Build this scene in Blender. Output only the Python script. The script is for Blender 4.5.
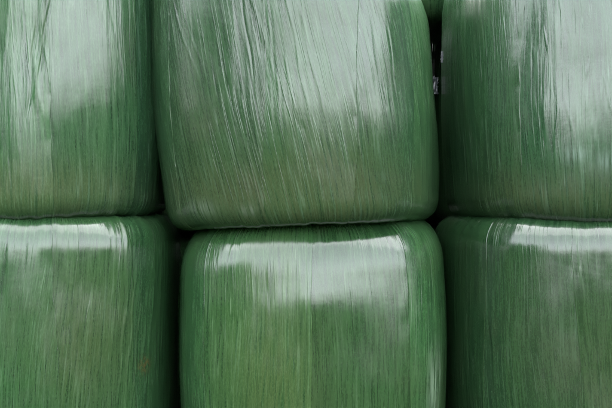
import bpy, math, random
import numpy as np

# ------------------------------------------------------------------ camera, sky, sun, exposure
for o in list(bpy.data.objects):
    bpy.data.objects.remove(o, do_unlink=True)
S = bpy.context.scene
COL = S.collection
PX = 0.0045                 # metres per photo pixel in the plane of the front bales' axes
CAM_D, CAM_Z = 5.2, 1.30
cam_d = bpy.data.cameras.new('camera')
cam = bpy.data.objects.new('camera', cam_d)
COL.objects.link(cam)
cam.location = (0, -CAM_D, CAM_Z)
cam.rotation_euler = (math.radians(90), 0, 0)
cam_d.sensor_width = 36
cam_d.lens = 36 * CAM_D / (612 * PX)
cam_d.clip_end = 3000
S.camera = cam

SUN_EL, SUN_AZ = 62.0, 12.0      # azimuth clockwise from +Y (north): high behind the stack, to the right, veiled by cloud
W = bpy.data.worlds.new('World')
S.world = W
W.use_nodes = True
wn, wl = W.node_tree.nodes, W.node_tree.links
wn.clear()
sky = wn.new('ShaderNodeTexSky')
sky.sky_type = 'NISHITA'
sky.sun_disc = False
sky.sun_elevation = math.radians(SUN_EL)
sky.sun_rotation = math.radians(SUN_AZ)
sky.air_density = 1.0
sky.dust_density = 4.0
sky.ozone_density = 1.0
hs = wn.new('ShaderNodeHueSaturation')
hs.inputs['Saturation'].default_value = 0.22       # overcast: thin even cloud takes the blue out
bg = wn.new('ShaderNodeBackground')
bg.inputs['Strength'].default_value = 0.15
wo = wn.new('ShaderNodeOutputWorld')
wl.new(sky.outputs[0], hs.inputs['Color'])
wl.new(hs.outputs[0], bg.inputs['Color'])
wl.new(bg.outputs[0], wo.inputs['Surface'])

sd = bpy.data.lights.new('sun', 'SUN')
sd.energy = 0.5
sd.angle = math.radians(140)
sd.color = (1.0, 0.97, 0.93)
sun = bpy.data.objects.new('sun', sd)
COL.objects.link(sun)
el, az = math.radians(SUN_EL), math.radians(SUN_AZ)
dirv = (math.sin(az) * math.cos(el), math.cos(az) * math.cos(el), math.sin(el))
from mathutils import Vector
sun.rotation_euler = Vector(dirv).to_track_quat('Z', 'Y').to_euler()
sun.location = (dirv[0] * 20, dirv[1] * 20, dirv[2] * 20)

S.view_settings.view_transform = 'Standard'
S.view_settings.look = 'None'
S.view_settings.gamma = 1
S.view_settings.use_curve_mapping = False
S.view_settings.exposure = 4.2
S.cycles.use_denoising = True
S.cycles.denoiser = 'OPENIMAGEDENOISE'
S.cycles.denoising_input_passes = 'RGB_ALBEDO_NORMAL'
S.cycles.denoising_prefilter = 'NONE'

# ------------------------------------------------------------------ materials
def new_mat(name):
    m = bpy.data.materials.new(name)
    m.use_nodes = True
    nt = m.node_tree
    nt.nodes.clear()
    return m, nt

class NT:
    def __init__(s, nt):
        s.nt = nt
    def node(s, kind, **kw):
        n = s.nt.nodes.new(kind)
        for k, v in kw.items():
            setattr(n, k, v)
        return n
    def link(s, a, b):
        s.nt.links.new(a, b)
    def val(s, sock, v):
        if hasattr(v, 'is_linked'):
            s.link(v, sock)
        else:
            sock.default_value = v
    def math(s, op, a, b=0.0, clamp=False):
        n = s.node('ShaderNodeMath', operation=op, use_clamp=clamp)
        s.val(n.inputs[0], a)
        s.val(n.inputs[1], b)
        return n.outputs[0]
    def ramp(s, f, lo, hi, a=0.0, b=1.0):
        n = s.node('ShaderNodeMapRange', interpolation_type='SMOOTHSTEP')
        s.val(n.inputs['Value'], f)
        n.inputs['From Min'].default_value = lo
        n.inputs['From Max'].default_value = hi
        n.inputs['To Min'].default_value = a
        n.inputs['To Max'].default_value = b
        return n.outputs[0]
    def noise(s, vec, scale, detail=3.0, rough=0.55, dist=0.0):
        mp = s.node('ShaderNodeMapping')
        mp.inputs['Scale'].default_value = scale
        s.link(vec, mp.inputs['Vector'])
        n = s.node('ShaderNodeTexNoise')
        n.inputs['Scale'].default_value = 1.0
        n.inputs['Detail'].default_value = detail
        n.inputs['Roughness'].default_value = rough
        n.inputs['Distortion'].default_value = dist
        s.link(mp.outputs[0], n.inputs['Vector'])
        return n.outputs['Fac']
    def mix(s, f, a, b):
        n = s.node('ShaderNodeMix', data_type='RGBA')
        s.val(n.inputs['Factor'], f)
        for sock, v in ((n.inputs[6], a), (n.inputs[7], b)):
            if hasattr(v, 'is_linked'):
                s.link(v, sock)
            else:
                sock.default_value = (*v, 1.0)
        return n.outputs[2]
    def mul(s, a, b):
        n = s.node('ShaderNodeMix', data_type='RGBA', blend_type='MULTIPLY')
        n.inputs['Factor'].default_value = 1.0
        s.link(a, n.inputs[6]); s.link(b, n.inputs[7])
        return n.outputs[2]

def film_material():
    m, nt = new_mat('green_stretch_film')
    t = NT(nt)
    uv = t.node('ShaderNodeUVMap', uv_map='film').outputs[0]
    drift = t.math('MULTIPLY', t.math('SUBTRACT', t.noise(uv, (1.3, 0.9, 1), 1, 0.5), 0.5), 0.13)
    cx = t.node('ShaderNodeCombineXYZ')
    t.link(drift, cx.inputs[0])
    va = t.node('ShaderNodeVectorMath', operation='ADD')
    t.link(uv, va.inputs[0]); t.link(cx.outputs[0], va.inputs[1])
    raw = uv
    uv = va.outputs[0]
    stain = t.node('ShaderNodeAttribute', attribute_name='stain').outputs['Fac']
    olive = t.node('ShaderNodeAttribute', attribute_name='olive').outputs['Fac']
    tint = t.node('ShaderNodeObjectInfo').outputs['Color']
    fine = t.noise(uv, (210, 11, 1), 3, 0.6, 0.05)          # short fibres, a few centimetres long
    mid = t.noise(uv, (85, 3.5, 1), 4, 0.62, 0.05)
    wide = t.noise(uv, (22, 1.0, 1), 3, 0.55, 0.1)
    blot = t.noise(raw, (3.2, 3.0, 1), 4, 0.6, 0.6)
    weave = t.noise(raw, (16, 70, 1), 3, 0.6, 0.2)
    grain = t.noise(uv, (300, 75, 1), 3, 0.7, 0.1)
    scr = t.noise(uv, (170, 5, 1), 2, 0.5, 0.1)
    def lines(scale, wd, off):
        n = t.noise(uv, scale, 1.5, 0.5, 0.03)
        d = t.math('ABSOLUTE', t.math('SUBTRACT', n, off))
        return t.ramp(d, wd, 0.0)
    fold = t.math('MULTIPLY', lines((17, 0.55, 1), 0.013, 0.52), t.ramp(t.noise(raw, (5, 3, 1), 2), 0.42, 0.58))
    fold2 = t.math('MULTIPLY', lines((34, 0.8, 1), 0.026, 0.47), t.ramp(t.noise(raw, (6, 4, 2), 2), 0.62, 0.46))
    # colour of the film itself
    c = t.mix(t.ramp(wide, 0.32, 0.70), (0.020, 0.064, 0.027), (0.034, 0.098, 0.038))
    c = t.mix(t.math('MULTIPLY', t.ramp(mid, 0.40, 0.66), 0.55), c, (0.046, 0.128, 0.052))
    # forage showing through thin film: olive, brownish
    ol = t.math('ADD', t.ramp(blot, 0.50, 0.72, 0, 0.25), t.math('MULTIPLY', olive, t.ramp(mid, 0.30, 0.62, 0.45, 1.0)), True)
    c = t.mix(ol, c, (0.056, 0.080, 0.035))
    # dark lines where the film is stretched tight, pale lines where it has whitened
    c = t.mix(t.math('MULTIPLY', t.ramp(fine, 0.50, 0.34), 0.42), c, (0.010, 0.032, 0.016))
    c = t.mix(t.math('MULTIPLY', t.ramp(mid, 0.46, 0.34), 0.5), c, (0.012, 0.036, 0.018))
    white = t.math('MULTIPLY', t.ramp(fine, 0.55, 0.70), t.ramp(wide, 0.36, 0.64, 0.30, 1.0))
    c = t.mix(t.math('MULTIPLY', white, 0.30), c, (0.15, 0.26, 0.16))
    c = t.mix(t.math('MULTIPLY', fold2, 0.24), c, (0.16, 0.27, 0.17))
    c = t.mix(t.math('MULTIPLY', t.ramp(scr, 0.70, 0.78), 0.45), c, (0.26, 0.38, 0.28))
    st = t.math('MULTIPLY', stain, t.ramp(t.noise(uv, (70, 55, 1), 3, 0.7, 0.5), 0.42, 0.58), True)
    c = t.mix(st, c, (0.19, 0.075, 0.022))
    c = t.mix(t.ramp(grain, 0.52, 0.36, 0, 0.20), c, (0.009, 0.026, 0.014))
    c = t.mix(t.ramp(grain, 0.52, 0.68, 0, 0.22), c, (0.12, 0.20, 0.12))
    sf = t.math('MULTIPLY', t.node('ShaderNodeAttribute', attribute_name='scuff').outputs['Fac'], t.ramp(mid, 0.38, 0.60), True)  # pale marks: scuffs, plus a sky reflection painted on the lower middle bale
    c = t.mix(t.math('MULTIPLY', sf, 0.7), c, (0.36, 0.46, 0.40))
    c = t.mul(c, tint)
    dk = t.node('ShaderNodeMix', data_type='RGBA', blend_type='MULTIPLY')
    dk.inputs['Factor'].default_value = 1.0
    t.link(c, dk.inputs[6]); dk.inputs[7].default_value = (0.45, 0.44, 0.385, 1)
    c = dk.outputs[2]
    p = t.node('ShaderNodeBsdfPrincipled')
    t.link(c, p.inputs['Base Color'])
    r = t.math('ADD', t.ramp(blot, 0.35, 0.68, 0.13, 0.25), t.math('MULTIPLY', t.math('SUBTRACT', mid, 0.5), 0.10))
    t.link(r, p.inputs['Roughness'])
    p.inputs['IOR'].default_value = 1.52
    h = t.math('ADD', t.math('MULTIPLY', fine, 0.34), t.math('MULTIPLY', mid, 0.68))
    h = t.math('ADD', h, t.math('MULTIPLY', weave, 0.07))
    h = t.math('ADD', h, t.math('MULTIPLY', grain, 0.06))
    h = t.math('ADD', h, t.math('MULTIPLY', blot, 1.0))
    h = t.math('ADD', h, t.math('MULTIPLY', fold, 0.5))
    h = t.math('ADD', h, t.math('MULTIPLY', fold2, 0.40))
    b = t.node('ShaderNodeBump')
    b.inputs['Strength'].default_value = 1.0
    b.inputs['Distance'].default_value = 0.0011
    t.link(h, b.inputs['Height'])
    t.link(b.outputs[0], p.inputs['Normal'])
    out = t.node('ShaderNodeOutputMaterial')
    t.link(p.outputs[0], out.inputs['Surface'])
    return m

def ground_material():
    m, nt = new_mat('field_ground')
    t = NT(nt)
    co = t.node('ShaderNodeTexCoord').outputs['Object']
    a = t.noise(co, (0.6, 0.6, 0.6), 5, 0.6, 0.5)
    b_ = t.noise(co, (14, 14, 14), 5, 0.65, 0.2)
    c = t.mix(t.ramp(a, 0.42, 0.60), (0.018, 0.034, 0.010), (0.030, 0.032, 0.016))
    c = t.mix(t.ramp(b_, 0.40, 0.65), c, (0.012, 0.024, 0.008))
    p = t.node('ShaderNodeBsdfPrincipled')
    t.link(c, p.inputs['Base Color'])
    p.inputs['Roughness'].default_value = 1.0
    p.inputs['Specular IOR Level'].default_value = 0.0      # loose grass and soil: no sheen
    bp = t.node('ShaderNodeBump')
    bp.inputs['Distance'].default_value = 0.03
    t.link(b_, bp.inputs['Height'])
    t.link(bp.outputs[0], p.inputs['Normal'])
    out = t.node('ShaderNodeOutputMaterial')
    t.link(p.outputs[0], out.inputs['Surface'])
    return m

def sliver_material():
    m, nt = new_mat('sliver_grey')
    t = NT(nt)
    co = t.node('ShaderNodeTexCoord').outputs['Object']
    n = t.noise(co, (90, 90, 40), 3, 0.6, 0.4)
    c = t.mix(t.ramp(n, 0.35, 0.65), (0.012, 0.015, 0.018), (0.028, 0.033, 0.037))
    p = t.node('ShaderNodeBsdfPrincipled')
    t.link(c, p.inputs['Base Color'])
    p.inputs['Roughness'].default_value = 0.35
    out = t.node('ShaderNodeOutputMaterial')
    t.link(p.outputs[0], out.inputs['Surface'])
    return m

FILM, GROUND, SLIVER = film_material(), ground_material(), sliver_material()

# ------------------------------------------------------------------ ground
def grid_mesh(name, P, uv=None, attrs=None, close_u=False, flip=False):
    """P: (nv, nu, 3) array -> smooth quad mesh"""
    nv, nu = P.shape[:2]
    idx = np.arange(nv * nu).reshape(nv, nu)
    if close_u:
        i2 = np.concatenate([idx, idx[:, :1]], 1)
    else:
        i2 = idx
    a, b, c, d = i2[:-1, :-1], i2[:-1, 1:], i2[1:, 1:], i2[1:, :-1]
    q = np.stack([a, b, c, d] if not flip else [d, c, b, a], -1).reshape(-1, 4)
    me = bpy.data.meshes.new(name)
    me.vertices.add(nv * nu)
    me.vertices.foreach_set('co', P.reshape(-1).astype(np.float32))
    me.loops.add(q.size)
    me.loops.foreach_set('vertex_index', q.reshape(-1).astype(np.int32))
    me.polygons.add(len(q))
    me.polygons.foreach_set('loop_start', np.arange(0, q.size, 4, dtype=np.int32))
    me.polygons.foreach_set('use_smooth', np.ones(len(q), dtype=bool))
    if uv is not None:
        l = me.uv_layers.new(name='film')
        l.data.foreach_set('uv', uv.reshape(-1, 2)[q.reshape(-1)].reshape(-1).astype(np.float32))
    for k, v in (attrs or {}).items():
        at = me.attributes.new(k, 'FLOAT', 'POINT')
        at.data.foreach_set('value', v.reshape(-1).astype(np.float32))
    me.update(calc_edges=True)
    me.validate()
    return me

g = np.array([[[-900, -900, 0], [900, -900, 0]], [[-900, 900, 0], [900, 900, 0]]], float)
gm = grid_mesh('ground', g)
gm.materials.append(GROUND)
go = bpy.data.objects.new('ground', gm)
COL.objects.link(go)
go['kind'] = 'structure'
go['label'] = 'dark grassy field ground under the stacked bales'

# ------------------------------------------------------------------ trees and hedge across the yard (the film mirrors them)
def leaf_material():
    m, nt = new_mat('leaves')
    t = NT(nt)
    n = t.noise(t.node('ShaderNodeTexCoord').outputs['Object'], (1.3, 1.3, 1.3), 4, 0.6)
    p = t.node('ShaderNodeBsdfPrincipled')
    t.link(t.mix(t.ramp(n, 0.35, 0.65), (0.022, 0.045, 0.014), (0.05, 0.085, 0.025)), p.inputs['Base Color'])
    p.inputs['Roughness'].default_value = 0.6
    out = t.node('ShaderNodeOutputMaterial')
    t.link(p.outputs[0], out.inputs['Surface'])
    return m
def bark_material():
    m, nt = new_mat('bark')
    t = NT(nt)
    n = t.noise(t.node('ShaderNodeTexCoord').outputs['Object'], (14, 14, 3), 4, 0.6)
    p = t.node('ShaderNodeBsdfPrincipled')
    t.link(t.mix(n, (0.03, 0.024, 0.018), (0.09, 0.075, 0.06)), p.inputs['Base Color'])
    p.inputs['Roughness'].default_value = 0.9
    out = t.node('ShaderNodeOutputMaterial')
    t.link(p.outputs[0], out.inputs['Surface'])
    return m
LEAF, BARK = leaf_material(), bark_material()

def leaf_mesh(name, clumps, n, size, seed):
    """clumps: list of (centre, radius); n small quads spread through them"""
    rng = np.random.RandomState(seed)
    c = np.array([q[0] for q in clumps], float)
    r = np.array([q[1] for q in clumps], float)
    k = rng.choice(len(c), n, p=r ** 2 / np.sum(r ** 2))
    d = rng.randn(n, 3)
    d /= np.linalg.norm(d, axis=1)[:, None]
    pos = c[k] + d * (r[k] * rng.rand(n) ** 0.45)[:, None]
    a = rng.randn(n, 3); a /= np.linalg.norm(a, axis=1)[:, None]
    b = np.cross(a, rng.randn(n, 3)); b /= np.linalg.norm(b, axis=1)[:, None]
    sz = (size * (0.6 + 0.8 * rng.rand(n)))[:, None]
    V = np.stack([pos - a * sz, pos - b * sz * .5, pos + a * sz, pos + b * sz * .5], 1).reshape(-1, 3)
    me = bpy.data.meshes.new(name)
    me.vertices.add(len(V)); me.vertices.foreach_set('co', V.reshape(-1).astype(np.float32))
    me.loops.add(n * 4); me.loops.foreach_set('vertex_index', np.arange(n * 4, dtype=np.int32))
    me.polygons.add(n); me.polygons.foreach_set('loop_start', np.arange(0, n * 4, 4, dtype=np.int32))
    me.update(calc_edges=True)
    me.materials.append(LEAF)
    return me

def tube(pts, rad, ns=9):
    P = []
    for (x, y, z), r in zip(pts, rad):
        P.append([(x + r * math.cos(2 * math.pi * i / ns), y + r * math.sin(2 * math.pi * i / ns), z) for i in range(ns + 1)])
    return np.array(P)

def tree(azim, dist, h, r, label, seed):
    rng = np.random.RandomState(seed)
    e = bpy.data.objects.new('tree', None)
    COL.objects.link(e)
    a = math.radians(azim)
    e.location = (dist * math.sin(a), -dist * math.cos(a), 0)
    e['label'], e['category'], e['group'] = label, 'tree', 'trees across the yard'
    me = grid_mesh('trunk', tube([(0, 0, -.1), (.05, 0, h * .2), (-.04, .06, h * .45), (.03, 0, h * .8)], [.22, .16, .12, .04]))
    me.materials.append(BARK)
    o = bpy.data.objects.new('trunk', me); COL.objects.link(o); o.parent = e
    cl = [((0, 0, h * .62), r * .75)]
    for i in range(16):
        q = rng.uniform(0, 2 * math.pi); zz = rng.uniform(.22, .95)
        w = r * .85 * math.sin(math.pi * min(1, .15 + zz * .8)) ** .7
        cl.append(((w * math.cos(q), w * math.sin(q), h * zz), r * rng.uniform(.28, .5)))
    for i in range(5):
        c_, rr = cl[1 + i]
        lm = grid_mesh('limb', tube([(0, 0, h * .3 + i * .2), tuple(np.array(c_) * .6 + np.array((0, 0, h * .14))), c_], [.07, .045, .015], 6))
        lm.materials.append(BARK)
        o = bpy.data.objects.new('limb', lm); COL.objects.link(o); o.parent = e
    o = bpy.data.objects.new('crown', leaf_mesh('crown', cl, 5200, 0.16, seed)); COL.objects.link(o); o.parent = e

for i, (az_, d_, h_, r_) in enumerate(((-33, 15, 5.0, 1.7), (-41, 15.5, 5.8, 1.9), (-50, 15, 5.0, 1.8), (-59, 14, 4.8, 1.7), (-69, 13, 4.2, 1.6),
                                       (72, 11, 6.2, 1.7), (84, 10.5, 6.6, 1.7))):
    tree(az_, d_, h_, r_, ('%s tree from the middle, across the yard on the left' % ('first', 'second', 'third', 'fourth', 'fifth')[i])
         if i < 5 else ('%s tree beside the right end of the stack' % ('nearer', 'farther')[i - 5]), 70 + i)
rng = np.random.RandomState(5)
cl = []
for az_ in np.linspace(-30, 70, 56):
    a = math.radians(az_); d_ = 30 + rng.randn() * .5
    hh = rng.uniform(0.5, 1.5)
    cl.append(((d_ * math.sin(a), -d_ * math.cos(a), hh * .55), hh * .55))
hd = bpy.data.objects.new('hedge', leaf_mesh('hedge', cl, 16000, 0.14, 9)); COL.objects.link(hd)
hd['label'], hd['category'] = 'low ragged hedge along the far side of the yard', 'hedge'

# ------------------------------------------------------------------ bale geometry
def vnoise(u, v, pu, seed):
    """smooth value noise; u is periodic with integer period pu, v free (>=0)"""
    rng = np.random.RandomState(seed)
    nvv = int(np.max(v)) + 4
    L = rng.rand(nvv, pu) * 2 - 1
    iu, iv = np.floor(u).astype(int), np.floor(v).astype(int)
    fu, fv = u - iu, v - iv
    fu = fu * fu * fu * (fu * (fu * 6 - 15) + 10)
    fv = fv * fv * (3 - 2 * fv)
    a, b = L[iv, iu % pu], L[iv, (iu + 1) % pu]
    c, d = L[iv + 1, iu % pu], L[iv + 1, (iu + 1) % pu]
    return (a * (1 - fu) + b * fu) * (1 - fv) + (c * (1 - fu) + d * fu) * fv

def sstep(x, a, b):
    t = np.clip((x - a) / (b - a), 0, 1)
    return t * t * (3 - 2 * t)

class Bale:
    """wrapped round bale standing on its flat end; phi = 0 faces the camera, + to the right"""
    def __init__(s, R, H, ct, cb, seed, bulge=0.02, sq=2.25, taper=0.0, slope_t=0.0, slope_b=0.0,
                 wr=1.0, creases=(), olive=(), stains=(), lean=0.0, rot=0.0, lumps=(), scuffs=(), shear=0.03, lump=0.45, tuck=0.0):
        s.R, s.H, s.seed, s.sq, s.wr = R, H, seed, sq, wr
        s.slope_t, s.slope_b, s.lean, s.rot = slope_t, slope_b, lean, math.radians(rot)
        s.lumps, s.scuffs, s.shear, s.lump = lumps, scuffs, shear, lump
        s.creases, s.olive, s.stains = list(creases), olive, stains
        rng = random.Random(seed)
        for k in range(46):                                        # the many short pleats of the stretched film
            ph = rng.uniform(-95, 95)
            z0 = rng.uniform(0.15, 1.0) * H
            ln = rng.uniform(0.15, 0.6)
            s.creases.append((ph, z0, ph + rng.gauss(0, 4.0) * ln + rng.gauss(2, 2), z0 - ln,
                              rng.choice((-1, 1, 1)) * rng.uniform(0.0004, 0.0012), rng.uniform(0.0035, 0.006)))
        # profile from the bottom pole to the top pole
        pts = []
        for r in np.linspace(0.0, R - cb, 8)[:-1]:
            pts.append((r, 0.0))
        for a in np.linspace(0, math.pi / 2, 26)[:-1]:
            e = 2 / 2.3
            pts.append((R - cb + cb * math.sin(a) ** e, cb * 1.15 * (1 - math.cos(a) ** e)))
        zb, zt = cb * 1.15, H - ct * 1.15
        for q in np.linspace(0, 1, 96)[:-1]:
            pts.append((R, zb + (zt - zb) * q))
        for a in np.linspace(0, math.pi / 2, 30)[:-1]:
            e = 2 / 2.3
            pts.append((R - ct + ct * math.cos(a) ** e, zt + ct * 1.15 * math.sin(a) ** e))
        for r in np.linspace(R - ct, 0.0, 8):
            pts.append((r, H))
        p = np.array(pts)
        q = p[:, 1] / H
        p[:, 0] *= 1 + (bulge * (4 * q * (1 - q)) - bulge) + taper * (0.5 - q)
        p[:, 0] *= 1 - tuck * (1 - sstep(q, -0.05, 0.40))          # the foot is drawn in
        s.prof = p
        dl = np.hypot(*np.diff(p, axis=0).T)
        s.arc = np.concatenate([[0], np.cumsum(dl)])
        tg = np.gradient(p, axis=0)
        tg /= np.linalg.norm(tg, axis=1)[:, None] + 1e-9
        s.nrm = np.stack([tg[:, 1], -tg[:, 0]], 1)

    def disp(s, ph, r, z, arc):
        """displacement along the normal; ph radians, arrays broadcast to full grids"""
        R, sd = s.R, s.seed
        turn = ph / (2 * math.pi)
        w = s.wr
        v = arc
        fade = sstep(r, 0.05, 0.35)
        d = 0.016 * vnoise(turn * 7 + 20, v * 1.6 + 1, 7, sd)
        d += 0.004 * vnoise(turn * 17 + 20, v * 2.6 + 1, 17, sd + 1)
        wob = 0.6 * vnoise(turn * 24 + 40, v * 2.0, 24, sd + 2)
        d += w * 0.0012 * vnoise(turn * 46 + 60 + wob * .6, v * 2.2 + 1, 46, sd + 3)
        d += w * 0.00085 * vnoise(turn * 120 + 60 + wob * 1.2, v * 2.4 + 1, 120, sd + 4)
        d += w * 0.00050 * vnoise(turn * 300 + 60 + wob * 2.6, v * 3.0 + 1, 300, sd + 5)
        d += s.lump * 0.0003 * vnoise(turn * 60 + 60, v * 14 + 1, 60, sd + 6)     # faint dents of the net under the film
        d += s.lump * 0.0009 * vnoise(turn * 30 + 60, v * 6.5 + 1, 30, sd + 9)       # lumps of packed forage
        d += s.lump * 0.0004 * vnoise(turn * 84 + 60, v * 13 + 1, 84, sd + 10)
        for (p0, z0, dp, dz, k) in s.lumps:
            d += k * np.exp(-(((np.degrees(ph) - p0) / dp) ** 2 + ((z - z0) / dz) ** 2))
        # gathered folds where the film turns over the shoulder and the foot
        edge = np.clip(1 - sstep(np.minimum(z, s.H - z), 0.0, 0.20), 0, 1)
        d += w * 0.0028 * edge * vnoise(turn * 80 + 60 + wob * 1.5, v * 2.0 + 1, 80, sd + 7)
        d += w * 0.0012 * edge * vnoise(turn * 190 + 60 + wob * 3, v * 4.0 + 1, 190, sd + 8)
        for (p0, z0, p1, z1, hgt, wid) in s.creases:
            if z1 > z0:
                p0, z0, p1, z1 = p1, z1, p0, z0
            f = (z0 - z) / (z0 - z1)
            pc = np.radians(p0 + (p1 - p0) * f + 0.35 * np.sin(z * 23 + p0))
            m = sstep(f, -0.02, 0.18) * (1 - sstep(f, 0.75, 1.02))
            x = (np.angle(np.exp(1j * (ph - pc))) * R) / wid
            d += hgt * m * np.exp(-x * x)
        return d * fade

    def points(s, ph, iv, off):
        """ph (nv,nu) radians, iv indices of the profile rows, off (nv,nu) extra thickness"""
        pr, nr, ar = s.prof[iv], s.nrm[iv], s.arc[iv]
        r = pr[:, :1] + 0 * ph
        z = pr[:, 1:] + 0 * ph
        a = ar[:, None] + 0 * ph
        d = s.disp(ph, r, z, a) + off * sstep(r, 0.05, 0.3)
        n = s.sq
        pq = ph - s.rot
        sqf = (np.abs(np.cos(pq)) ** n + np.abs(np.sin(pq)) ** n) ** (-1 / n)
        sqf = sqf / (0.5 * (1 + 2 ** (0.5 - 1 / n)))
        rr = r * sqf + nr[:, :1] * d
        zz = z + nr[:, 1:] * d
        x, y = rr * np.sin(ph), -rr * np.cos(ph)
        q = z / s.H
        zz = zz + x * (s.slope_b * (1 - q) + s.slope_t * q)
        x = x + s.lean * (q - 0.5)
        P = np.stack([x, y, zz], -1)
        uv = np.stack([ph * s.R + s.shear * z + 7.3 * s.seed, a + 3.1 * s.seed], -1)
        ol = np.zeros_like(ph)
        for (p0, z0, dp, dz, k) in s.olive:
            ol += k * np.exp(-(((np.degrees(ph) - p0) / dp) ** 2 + ((z - z0) / dz) ** 2))
        st = np.zeros_like(ph)
        for (p0, z0, dp, dz, k) in s.stains:
            st += k * np.exp(-(((np.degrees(ph) - p0) / dp) ** 2 + ((z - z0) / dz) ** 2))
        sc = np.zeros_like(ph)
        for (p0, z0, dp, dz, k) in s.scuffs:  # scuffs, plus the sky reflection painted on the lower middle bale
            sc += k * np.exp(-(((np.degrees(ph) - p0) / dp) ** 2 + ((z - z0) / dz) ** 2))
        return P, uv, {'scuff': np.clip(sc, 0, 1), 'olive': np.clip(ol, 0, 1), 'stain': np.clip(st, 0, 1)}  # scuff also carries the painted sky reflection

    def body(s, front=560, back=60):
        ph = np.concatenate([np.linspace(-100, 100, front), np.linspace(100, 260, back + 2)[1:-1]])
        ph = np.radians(ph)
        ph = np.concatenate([ph, [ph[0] + 2 * math.pi]])
        iv = np.arange(len(s.prof))
        G = np.tile(ph, (len(iv), 1))
        # at the seam (never faced by the camera) the displacement repeats because its noise is periodic
        P, uv, at = s.points(G, iv, 0 * G)
        P[:, -1] = P[:, 0]
        return grid_mesh('film_wrap', P, uv, at, flip=False)

    def strip(s, k, p0, p1, slope, base, rise, wave=0.5):
        """one visible turn of film lying on the wrap: from angle p0 to p1 (degrees at mid height)"""
        n = len(s.prof)
        iv = np.arange(3, n - 4)
        z = s.prof[iv, 1]
        sl = slope * (z - s.H / 2)
        a0 = p0 + sl + wave * np.sin(z * 9 + k * 1.7) + 0.25 * wave * np.sin(z * 41 + k)
        a1 = p1 + sl * 1.1 + wave * np.sin(z * 8 + k * 2.9) + 0.25 * wave * np.sin(z * 37 + 2 * k)
        nu = max(24, int(abs(p1 - p0) * math.pi / 180 * s.R / 0.0032))
        f = np.linspace(0, 1, nu)
        f = np.concatenate([[0], f, [1]])
        G = np.radians(a0[:, None] + (a1 - a0)[:, None] * f[None])
        off = base + rise * f[None] + 0 * G
        # the free edge ruffles a little
        e = np.exp(-((1 - f) / 0.05) ** 2)[None]
        off = off + 0.0012 * e * np.abs(np.sin(z * 17 + k)[:, None])
        off[:, 0] = off[:, -1] = -0.003
        off[0] = off[-1] = -0.003
        P, uv, at = s.points(G, iv, off)
        uv = uv + np.array([0.37 * k, 0.21 * k])
        return grid_mesh('film_strip', P, uv, at)

def add_part(name, mesh, mat, parent, color=(1, 1, 1, 1)):
    if not mesh.materials:
        mesh.materials.append(mat)
    o = bpy.data.objects.new(name, mesh)
    COL.objects.link(o)
    o.parent = parent
    o.color = color
    return o

def place(b, name, label, loc, strips=(), tint=(1, 1, 1), rz=0.0, front=560, back=60, group=None):
    e = bpy.data.objects.new(name, None)
    COL.objects.link(e)
    e.empty_display_size = 0.3
    e.location = loc
    e.rotation_euler = (0, 0, rz)
    e['label'], e['category'] = label, 'silage bale'
    e['group'] = group
    add_part('film_wrap', b.body(front, back), FILM, e, (*tint, 1))
    rng = random.Random(b.seed * 7 + 1)
    for k, (p0, p1, slope) in enumerate(strips):
        j = rng.uniform(0.80, 1.22)
        c = (tint[0] * j * rng.uniform(.93, 1.07), tint[1] * j, tint[2] * j * rng.uniform(.93, 1.07), 1)
        add_part('film_strip', b.strip(k, p0, p1, slope, 0.0012, 0.0009), FILM, e, c)
    return e

def wx(px, depth=0.0):
    return (px - 306) * PX * (CAM_D + depth) / CAM_D

def wz(py, depth=0.0):
    return CAM_Z - (py - 204) * PX * (CAM_D + depth) / CAM_D

GF = 'round silage bales in the front of the stack'
GB = 'round silage bales in the row behind'
R0 = 0.622

# lower row, standing on the ground
lc = Bale(0.61, 1.24, 0.19, 0.16, 11, bulge=0.036, sq=2.6, lumps=[(3, 0.90, 19, 0.13, 0.012)], scuffs=[(53, 0.54, 5, 0.12, 0.9)], lump=1.2, slope_t=0.045,  # pale patch on the right flank: sky reflection painted into the colour
          olive=[(-15, 0.55, 22, 0.45, 0.8), (30, 0.3, 30, 0.2, 0.4)],
          creases=[(-2, 1.0, -3, 0.05, 0.0018, 0.006)])
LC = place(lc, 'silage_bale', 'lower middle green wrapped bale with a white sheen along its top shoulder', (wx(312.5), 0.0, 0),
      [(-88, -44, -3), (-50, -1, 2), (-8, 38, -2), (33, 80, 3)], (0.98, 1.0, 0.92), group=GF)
ll = Bale(0.645, 1.258, 0.13, 0.15, 12, bulge=0.025, taper=-0.04, sq=2.9, shear=-0.07, lump=0.9, wr=1.2,
          olive=[(25, 0.75, 20, 0.3, 0.7)], stains=[(52, 0.625, 3.0, 0.03, 0.55)],
          creases=[(44 + 3.2 * i, 1.12 - 0.03 * i, 38 + 3.4 * i, 0.2 + 0.05 * i, 0.0022, 0.004) for i in range(5)])
place(ll, 'silage_bale', 'lower left green wrapped bale with slanting pale pleats and a rusty speck', (wx(43, 0.05), 0.05, 0),
      [(-62, -20, 4), (-26, 18, -3), (12, 47, -5), (43, 88, -10)], (0.76, 0.82, 0.80), group=GF)
lr = Bale(0.635, 1.248, 0.13, 0.15, 13, bulge=0.006, taper=-0.04, sq=2.7, rot=14, lump=0.9, wr=0.9,
          olive=[(0, 0.6, 30, 0.4, 0.5)])
place(lr, 'silage_bale', 'lower right dark green wrapped bale with dull finely scratched film', (wx(576, 0.05), 0.05, 0),
      [(-90, -48, 2), (-54, -12, -4), (-18, 26, 2), (20, 64, 0)], (0.58, 0.63, 0.64), group=GF)

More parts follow.
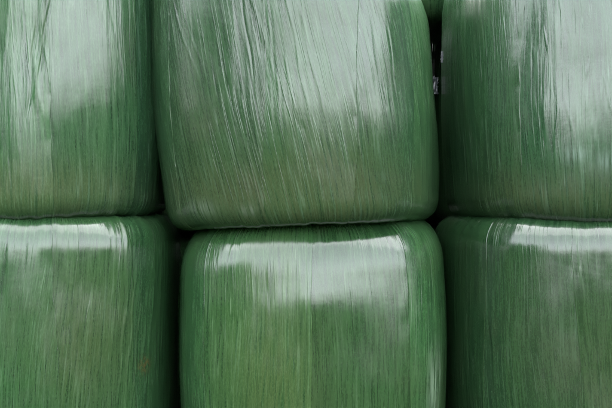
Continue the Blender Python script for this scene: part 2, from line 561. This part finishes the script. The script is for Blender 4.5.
# upper row, standing on the lower one
uc = Bale(0.632, 1.20, 0.25, 0.09, 21, bulge=0.022, sq=2.6, rot=-12, shear=0.15, scuffs=[(-42, 0.08, 6, 0.03, 0.35), (-22, 0.07, 4, 0.02, 0.3)], tuck=0.035, slope_b=0.045, slope_t=-0.16, wr=0.8, lean=-0.07,
          olive=[(-10, 0.12, 60, 0.13, 1.0), (8, 0.25, 24, 0.25, 0.7), (-40, 0.4, 14, 0.2, 0.4)],
          creases=[(16, 0.95, 24, 0.15, -0.0016, 0.004), (-3, 1.0, 5, 0.35, 0.0014, 0.004), (-50, 0.9, -36, 0.5, 0.0016, 0.004),
                   (-44, 0.85, -33, 0.5, 0.0014, 0.004), (-20, 1.0, -14, 0.3, -0.001, 0.004), (2, 0.9, 10, 0.4, 0.0013, 0.004)])
UC = place(uc, 'silage_bale', 'upper middle green wrapped bale, largest and foremost, with broad pale sheen', (wx(297, -0.06), -0.06, 1.212),
      [(-90, -52, 5), (-58, -12, 6), (-18, 22, 6), (16, 47, 5), (42, 88, -3)], (1, 1, 1.08), group=GF)
ul = Bale(0.63, 1.22, 0.16, 0.09, 22, bulge=0.03, sq=2.6, rot=-8, tuck=0.018, wr=1.15,
          olive=[(10, 0.12, 50, 0.12, 0.9)],
          creases=[(15, 1.22, 8, 0.35, -0.005, 0.005), (19, 1.05, 12, 0.55, -0.005, 0.005), (17, 1.15, 10.5, 0.4, 0.005, 0.006)])
place(ul, 'silage_bale', 'upper left green wrapped bale with two long dark creases in its film', (wx(40, 0.02), 0.02, 1.242),
      [(-60, -22, 2), (-28, 16, -4), (10, 50, -3), (44, 90, -4)], (0.95, 0.98, 1.1), group=GF)
ur = Bale(0.63, 1.22, 0.26, 0.10, 23, bulge=0.03, sq=2.6, rot=14, tuck=0.022, scuffs=[(-15, 0.27, 4, 0.03, 0.45), (-3, 0.24, 5, 0.04, 0.35), (8, 0.3, 3, 0.02, 0.4)], wr=1.0,
          olive=[(-10, 0.10, 60, 0.11, 1.0)])
UR = place(ur, 'silage_bale', 'upper right green wrapped bale with smooth dark left flank', (wx(580, 0.02), 0.02, 1.228),
      [(-100, -34, 2), (-40, 4, 3), (-2, 34, 2), (28, 66, -2)], (0.82, 0.90, 1.05), group=GF)

# row behind, glimpsed through the gaps; a third layer straddles it
bk = 1.36
for j, (x, lv, lab) in enumerate((
        (-1.19, 0, 'shadowed bale at ground level behind the lower left bale'),
        (0.07, 0, 'shadowed bale at ground level behind the lower middle bale'),
        (1.33, 0, 'shadowed bale at ground level behind the lower right bale'),
        (-1.19, 1, 'shadowed bale in the back row behind the upper left bale'),
        (0.07, 1, 'shadowed bale in the back row behind the upper middle bale'),
        (1.33, 1, 'shadowed bale in the back row behind the upper right bale'),
        (-0.56, 2, 'dark bale in the back row peeking over the left gap'),
        (0.70, 2, 'dark green bale underside peeking over the right gap at the top edge'))):
    b = Bale(0.625, 1.135, 0.12, 0.14, 31 + j, bulge=0.02, sq=2.2, wr=1.0)
    place(b, 'silage_bale', lab, (x, bk - (0.12 if lv == 2 else 0), lv * 1.131), [(-45, 2, 3), (-4, 42, 2)], front=240, back=60, group=GB)

# unseen second row, added to block the sky showing through the seams
for j, (x, lv, lab) in enumerate((
        (-0.56, 0, 'added rearmost bale at ground level blocking the sky behind the left gap'),
        (0.72, 0, 'added rearmost bale at ground level blocking the sky behind the right gap'),
        (-0.56, 1, 'added rearmost upper bale blocking the sky behind the left gap'),
        (0.72, 1, 'added rearmost upper bale blocking the sky behind the right gap'))):
    b = Bale(0.64, 1.2, 0.10, 0.10, 51 + j, bulge=0.015, sq=2.2)
    place(b, 'silage_bale', lab, (x, 2.42, lv * 1.197), [(-45, 2, 3), (-4, 42, 2)], front=160, back=60, group=GB)

# small pale slivers added in the right-hand gap
def sliver(parent, loc, w, h, seed, rx=0.0, rz=0.0):
    rng = np.random.RandomState(seed)
    nu, nv = 9, 11
    u, v = np.meshgrid(np.linspace(-.5, .5, nu), np.linspace(-.5, .5, nv))
    jag = 1 + 0.15 * rng.randn(nv, 1) * (np.abs(u) > 0.3)
    P = np.stack([u * w * jag, 0.05 * w * rng.randn(nv, nu), v * h + 0.03 * h * rng.randn(nv, nu)], -1)
    o = add_part('pale_sliver', grid_mesh('pale_sliver', P), SLIVER, parent)
    o.location, o.rotation_euler = loc, (rx, 0, rz)
    return o

def local(parent, px, py, y):
    d = y
    return (wx(px, d) - parent.location.x, y - parent.location.y, wz(py, d) - parent.location.z)
sliver(UC, local(UC, 435, 85, 0.16), 0.030, 0.080, 1, rz=0.2)
sliver(UR, local(UR, 442, 57, -0.02), 0.012, 0.050, 2, rz=-0.4)  # added sliver stands in for a thin highlight on this bale's edge
